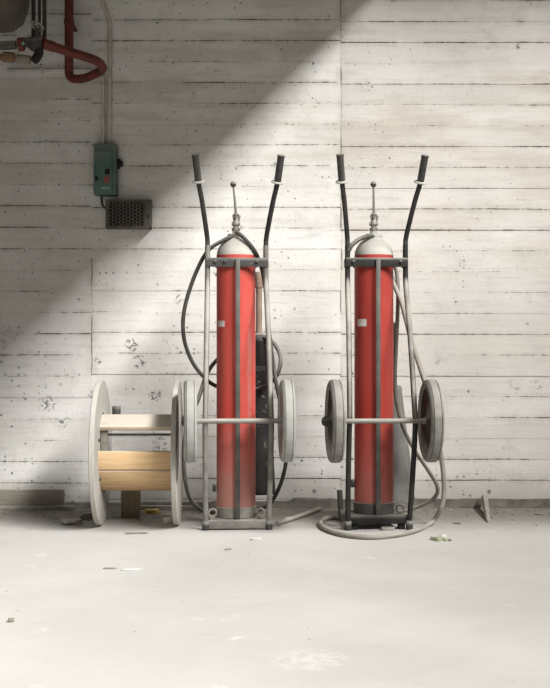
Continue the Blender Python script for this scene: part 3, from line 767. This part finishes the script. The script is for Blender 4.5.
# red pipe: down the wall, level to the right, hairpin back towards the valve
rp = pipe('red_pipe', [(69, 344 - 2.191 * F / 7.22, 7.22), (69, 79, 7.22), (84, 79, 7.18), (104, 70, 7.12), (99, 61, 6.92), (47, 44.9, 6.756)], .0245, M['redpipe'], 'dark red pipe with a hairpin bend hanging in the upper left corner', 'pipe', n=20, line=True, rad=.075)
bm = BM(); p = at(48.5, 45.3, 6.76); q = (at(41, 43, 6.74) - at(99, 61, 6.92)).to_track_quat('Z', 'Y').to_matrix().to_4x4()
lathe(bm, [(.026, -.035), (.029, -.03), (.029, .02), (.034, .022), (.034, .036)], 8, q, p); obj('pipe_union', bm, M['redpipe'], rp)

p = at(69, 22, 7.22)
bm = BM(); box(bm, (p.x, (p.y + WALL_Y) / 2 + .014, p.z), (.03, WALL_Y - p.y - .024, .012)); lathe(bm, [(.026, -.012), (.0285, -.012), (.0285, .012), (.026, .012)], 24, None, p, cap=False)
obj('wall_bracket', bm, M['redpipe'], rp)

# valve group and dark tank in the corner
tk = thing('hanging_tank', 'dark brown tank hung from the ceiling in the upper left corner', 'tank', tuple(at(-30, 30, 6.95)))
tl = Vector(tk.location)
bm = BM()
lathe(bm, [(.02, -.42), (.10, -.41), (.17, -.38), (.205, -.33), (.21, -.30), (.21, .18), (.205, .22), (.17, .27), (.10, .30), (.02, .31)], 48, rot('Y', 90), (0, 0, .20))
obj('tank_body', bm, M['tank'], tk)
for sx in (-.25, .12):
    bm = BM(); box(bm, (sx, 0, .51), (.04, .02, .28)); pts = [(sx, .214 * math.sin(a), .20 + .214 * math.cos(a)) for a in [2 * PI * k / 32 for k in range(33)]]
    tube(bm, pts, .010, 6, cap=False); obj('hanging_strap', bm, M['darkpipe'], tk)
bm = BM(); tube(bm, [(.05, -.02, .03), (.05, -.02, -.06)], .03, 14); obj('tank_outlet', bm, M['darkpipe'], tk)

vg = thing('pipe_valve', 'dark shut-off valve with a pale handwheel at the end of the red pipe', 'valve', tuple(at(38, 43, 6.74)))
def vl(px, py, D): return at(px, py, D) - Vector(vg.location)
bm = BM(); tube(bm, [vl(41.5, 43.2, 6.735), vl(35, 41, 6.73)], .036, 12); tube(bm, [vl(35, 41, 6.73), vl(22, 43, 6.72)], .026, 14); bmesh.ops.create_uvsphere(bm, u_segments=20, v_segments=12, radius=.040, matrix=Matrix.Translation(vl(35, 44, 6.73)))
obj('valve_body', bm, M['darkpipe'], vg)
bm = BM(); tube(bm, [vl(36.5, 41, 6.72), vl(37, 27, 6.68)], .012, 10); obj('valve_stem', bm, M['hub'], vg)
bm = BM(); c = vl(37, 26, 6.67); u = Vector((.92, .1, -.38)).normalized(); w = Vector((.2, -.8, .25)); w = (w - u * w.dot(u)).normalized()
tube(bm, [c + u * .034 * math.cos(a) + w * .034 * math.sin(a) for a in [2 * PI * k / 24 for k in range(25)]], .006, 8, cap=False)
tube(bm, [c - u * .034, c + u * .034], .004, 6); tube(bm, [c - w * .034, c + w * .034], .004, 6)
obj('handwheel', bm, M['wrap'], vg)
bm = BM(); tube(bm, [vl(24, 44, 6.72), vl(18, 44.5, 6.72)], .036, 6); obj('union_nut', bm, M['redpipe'], vg)
bm = BM(); tube(bm, [vl(23, 43.5, 6.685), vl(23, 43.5, 6.665)], .008, 10); obj('indicator', bm, M['greenlight'], vg)
bm = BM(); tube(bm, catmull([vl(36, 46, 6.73), vl(39, 52, 6.73), vl(36.5, 58, 6.735), vl(34.5, 60, 6.745)], 6), .024, 12); obj('drain_elbow', bm, M['void'], vg)

pipe('green_pipe', [(-30, 46.5, 6.73), (0, 45.7, 6.73), (16, 45, 6.73)], .024, M['greenpipe'], 'dark green pipe running left from the shut-off valve', 'pipe')
lp = pipe('lagged_pipe', [(-30, 55.5, 6.76), (0, 57, 6.76), (30.5, 60, 6.76)], .018, M['ochre'], 'ochre pipe with a pale lagged sleeve below the dark green pipe', 'pipe')
bm = BM(); tube(bm, [at(17, 58.6, 6.76), at(30, 60, 6.76)], .024, 14); obj('lagging', bm, M['wrap'], lp)
bm = BM(); tube(bm, [at(3, 56.5, 6.76), at(14, 57.8, 6.76)], .027, 14); obj('sleeve', bm, M['ochre'], lp)
for k, (px, D, r, lab, py1) in enumerate(((33.5, 6.9, .011, 'dark vertical pipe nearest the hanging tank, above the valve', 37), (39.5, 6.86, .008, 'thinnest dark vertical pipe in the middle of three above the valve', 37), (44.5, 6.82, .011, 'dark vertical pipe nearest the thick red pipe, above the valve', 37))):
    pipe('riser_pipe', [(px, 344 - 2.191 * F / D, D), (px, 0, D), (px, py1, D)], r, M['darkpipe'], lab, 'pipe', group='dark risers in the upper left corner', line=True)

# ------------------------------------------------------------------ light, camera, world
# a long strip of roof glazing high on the right, running away from the wall like the slab's edge
sun = bpy.data.lights.new('daylight', 'AREA'); sun.shape = 'RECTANGLE'; sun.color = (1, .985, .96)
DL = 20.0; u = Vector((1, 0, 1.14)).normalized()
sun.size = 23.0; sun.size_y = DL * .175; sun.energy = 22500
so = bpy.data.objects.new('daylight', sun); COL.objects.link(so)
xa, za = Vector((0, 1, 0)), u; ya = za.cross(xa)
mw = Matrix((xa, ya, za)).transposed().to_4x4()
mw.translation = Vector((SLAB_X, WALL_Y - 20.0, SLAB_Z)) + u * DL
so.matrix_world = mw

# fill lamp added above the open floor to brighten its front left
fill_lamp = bpy.data.lights.new('floor_fill', 'AREA'); fill_lamp.shape = 'SQUARE'; fill_lamp.size = 1.8; fill_lamp.energy = 105; fill_lamp.color = (1, .985, .955)
ko = bpy.data.objects.new('floor_fill', fill_lamp); COL.objects.link(ko); ko.location = (-3.3, -6.4, 4.2)
ko.rotation_euler = (Vector((-1.7, -2.6, 0)) - ko.location).to_track_quat('-Z', 'Y').to_euler()

w = bpy.data.worlds.new('hall'); S.world = w; w.use_nodes = True
bg = w.node_tree.nodes['Background']; bg.inputs[0].default_value = (1, .91, .64, 1); bg.inputs[1].default_value = .15

cam = bpy.data.cameras.new('camera'); cam.sensor_fit = 'VERTICAL'; cam.sensor_height = 36; cam.sensor_width = 36; cam.lens = 36 * F / 688
co = bpy.data.objects.new('camera', cam); COL.objects.link(co); co.location = (0, CAM_Y, CAM_Z); co.rotation_euler = (PI / 2, 0, 0)
S.camera = co
S.view_settings.view_transform = 'Standard'; S.view_settings.look = 'None'
S.view_settings.gamma = 1; S.view_settings.use_curve_mapping = False; S.view_settings.exposure = 0.0
